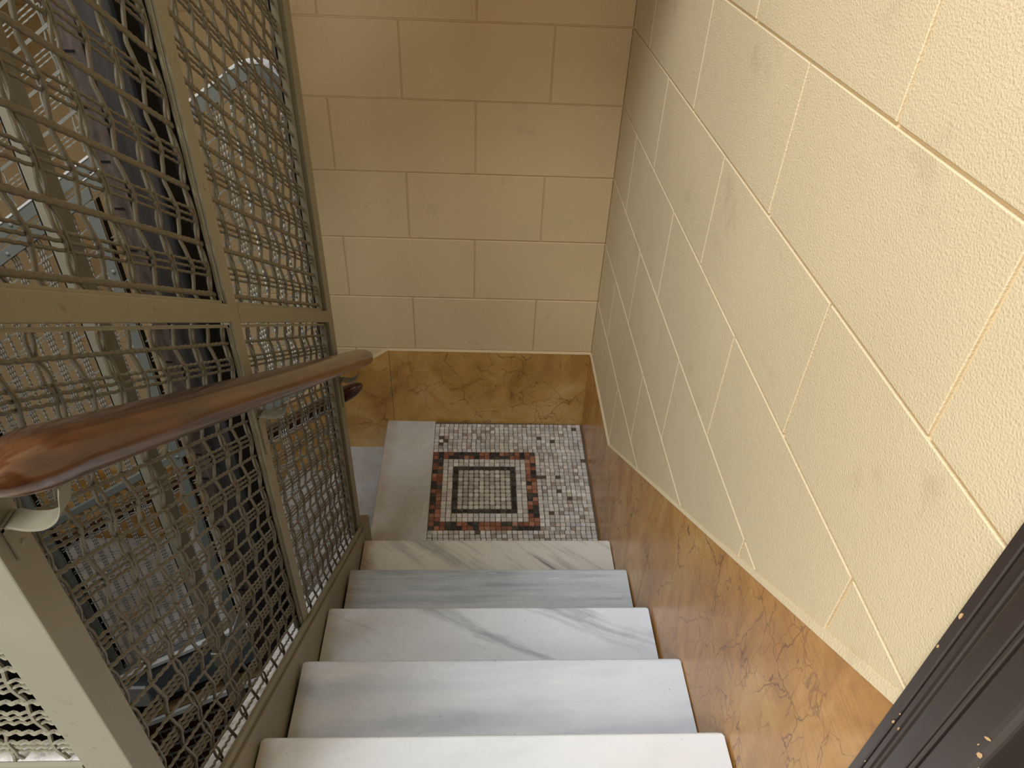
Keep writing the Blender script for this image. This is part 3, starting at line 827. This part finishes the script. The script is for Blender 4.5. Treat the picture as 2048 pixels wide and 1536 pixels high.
obj('dusty_top', MB().hexa([b+nn*.0005, a+nn*.0005, a+nn*.0005+Vector((0,.05,0)), b+nn*.0005+Vector((0,.05,0)), b+nn*.002, a+nn*.002, a+nn*.002+Vector((0,.05,0)), b+nn*.002+Vector((0,.05,0))]), M_dust, br)
struct(obj('floor_pit', MB().box(-3.2, .2, -4.6, .2, -3.3, -3.2), M_pit))
cw = thing('counterweight', 'black slatted weight low in the shaft, behind the pale front screen', 'counterweight', (-1.75, -1.9, -.6))
obj('frame', MB().box(-2.03, -2.0, -2.08, -1.62, -3.0, .9).box(-1.43, -1.40, -2.08, -1.62, -3.0, .9), M_black, cw)
for k in range(9):
    y = -2.07+.05*k
    obj('slat', MB().box(-2.0, -1.43, y, y+.036, -.6, .62+.01*(k % 2)), M_black if k % 2 else M_bwood, cw)
# below the lower flight: boarded wall behind another length of mesh
wl = struct(obj('wall_lower', MB().box(-2.6, -.9, -.60, -.58, -3.2, -1.15), M_boards))
for k in range(11):
    x = -2.55+.15*k; zt = min(-.5, zb(x, -1.12))
    obj('board', MB().box(x+.002, x+.146, -.63, -.60, -3.2, zt), M_boards, wl, bevel=.003)
lowm = thing('lift_screen', 'mesh of the next screen down, in front of dark brown boards under the lower steps', 'screen', (-1.5, YB, -3), 'wire mesh screens around the lift shaft')
wm = MB()
for k in range(0, 20):
    c = -.90-.075*k
    for dc in (-.006, .006):
        p0, p1 = Vector((-2.05, YB, zb(-2.05, c+dc))), Vector((-.95, YB, zb(-.95, c+dc)))
        wm.tube(wave_pts(p0, p1, 30, 5, lambda s, LL: Vector((0, .002*math.cos(tp*s/.04), .001*math.sin(tp*s/.04)))), .002, n=4, U=(0,1,0), caps=False)
for k in range(15):
    x = -2.03+.0765*k
    p0, p1 = Vector((x, YB, zb(x, -2.4))), Vector((x, YB, zb(x, -.87)))
    wm.tube(wave_pts(p0, p1, 60, 4, lambda s, LL: Vector((0, .002*math.cos(tp*s/.025), 0))), .0022, n=4, U=(1,0,0), caps=False)
stuff(obj('wire_mesh', wm, M_wireb, lowm))

# ------------------------------------------------------------------ handrails
def sweep_rail(path, hw, hh, side, n=18):
    """path: list of (point, scale); rounded section, flatter below"""
    mb = MB(); m = len(path); vs = []; fs = []
    side = Vector(side)
    for i, (p, sc) in enumerate(path):
        t = (Vector(path[min(i+1, m-1)][0]) - Vector(path[max(i-1, 0)][0])).normalized(); u = side.cross(t).normalized()
        if u.z < 0: u = -u
        for k in range(n):
            th = 2*math.pi*k/n; ca, sa = math.cos(th), math.sin(th)
            e = .78
            x = hw*math.copysign(abs(ca)**e, ca); y = hh*math.copysign(abs(sa)**e, sa)
            vs.append(Vector(p) + side*x*sc[0] + u*y*sc[1])
    for i in range(m-1):
        for k in range(n): fs.append((i*n+k, i*n+(k+1) % n, (i+1)*n+(k+1) % n, (i+1)*n+k))
    fs += [tuple(range(n-1, -1, -1)), tuple((m-1)*n+k for k in range(n))]
    mb.add(vs, fs)
    return mb
hr = thing('handrail', 'varnished brown wooden handrail on the mesh screen beside the marble steps', 'handrail', (-.85, -1.4, 1.3))
XH, CH = -.852, .428
def hz(y): return CH - S*y
path = []
ya, yb = -2.188, -.722
path += [((XH, ya-.004, hz(ya)-.003), (.10, .10))]
for q in (.03, .1, .2, .35, .55, .8, 1.0):
    y = ya+.075*q; k = math.sqrt(max(0.0, 1-(1-q)**2)); path.append(((XH, y, hz(y)-.008*(1-q)), (.15+.85*k, .15+.85*k)))
y = ya+.10
while y < yb-.07: path.append(((XH, y, hz(y)), (1, 1))); y += .05
for q in (0, .25, .5, .7, .85, .95, 1.0):
    y = yb-.055+.055*q; k = math.sqrt(max(0.0, 1-q*q)); path.append(((XH, y, hz(y)-.002*q), (max(.12, .35+.65*k if q < 1 else .3), max(.10, k**.7))))
obj('rail', sweep_rail(path, .0345, .0245, (1, 0, 0)), M_rail, hr, smooth=True)
obj('backing_bar', MB().hexa([(XH-.011, -2.14, hz(-2.14)-.0295), (XH+.011, -2.14, hz(-2.14)-.0295), (XH+.011, -.74, hz(-.74)-.0295), (XH-.011, -.74, hz(-.74)-.0295),
                              (XH-.011, -2.14, hz(-2.14)-.0235), (XH+.011, -2.14, hz(-2.14)-.0235), (XH+.011, -.74, hz(-.74)-.0235), (XH-.011, -.74, hz(-.74)-.0235)]), M_steel, hr)
def bracket(y, w, parent, P=lambda u, v, s: (u, v, s), plate=.11, mat=None):
    zt = hz(y)-.030; z0 = zt-.050
    pr = [(XF+.0005, z0-.005), (XF+.008, z0+.001), (XF+.022, z0-.002), (XF+.038, z0+.000), (XF+.052, z0+.010), (XF+.060, z0+.024), (XF+.064, z0+.038), (XF+.068, zt)]
    mb = MB(); th = .0035; sm = [pr[0]]
    for i in range(len(pr)-1):
        p0, p1, p2, p3 = pr[max(i-1, 0)], pr[i], pr[i+1], pr[min(i+2, len(pr)-1)]
        for q in (.25, .5, .75, 1):
            sm.append(tuple(.5*(2*b_+(c_-a_)*q+(2*a_-5*b_+4*c_-d_)*q*q+(-a_+3*b_-3*c_+d_)*q**3) for a_, b_, c_, d_ in zip(p0, p1, p2, p3)))
    for (a, b) in zip(sm[:-1], sm[1:]):
        mb.hexa([(a[0], y-w, a[1]-th), (b[0], y-w, b[1]-th), (b[0], y+w, b[1]-th), (a[0], y+w, a[1]-th), (a[0], y-w, a[1]), (b[0], y-w, b[1]), (b[0], y+w, b[1]), (a[0], y+w, a[1])])
    mb.box(XF+.0005, XF+.004, y-w, y+w, z0-plate, z0)
    o = obj('bracket', mb, mat or M_steel, parent)
    for dz in ((.012, .032) if plate < .05 else (.03, .08)): obj('screw', MB().dome((XF+.004, y, z0-dz), (1, 0, 0), .0035, .0015, 8), M_steel, o, smooth=True)
    return o
for y in (-.808, -1.491, -2.112): bracket(y, .011, hr, plate=.045 if y < -2 else .10)

h2 = thing('handrail', 'dark reddish wooden handrail of the lower steps, its rounded end peeping out past the screen', 'handrail', (-1.6, -.70, .3))
YH = -.705
def h2z(x): return .725 + S*(x+.95)
path = []; xa, xb = -2.35, -.872
x = xa
while x < xb-.07: path.append(((x, YH, h2z(x)), (1, 1))); x += .08
for q in (0, .25, .5, .7, .85, .95, 1.0):
    xx = xb-.06+.06*q; k = math.sqrt(max(0.0, 1-q*q)); path.append(((xx, YH, h2z(xx)), (max(.08, k), max(.08, k))))
obj('rail', sweep_rail(path, .029, .023, (0, 1, 0)), M_rail2, h2, smooth=True)
for x in (-.99, -1.49, -2.0):
    obj('bracket', MB().tube([(x, YB+.006, h2z(x)-.06), (x, YB+.04, h2z(x)-.066), (x, YH-.02, h2z(x)-.055), (x, YH, h2z(x)-.02)], .006, n=6), M_steelb, h2)

# ------------------------------------------------------------------ top landing the camera stands on
struct(obj('floor_upper', MB().box(XL+.0, .0, -4.8, -2.143, .90, 1.02).box(-3.2, XL, -4.8, -2.15, .90, 1.02), M_floor))
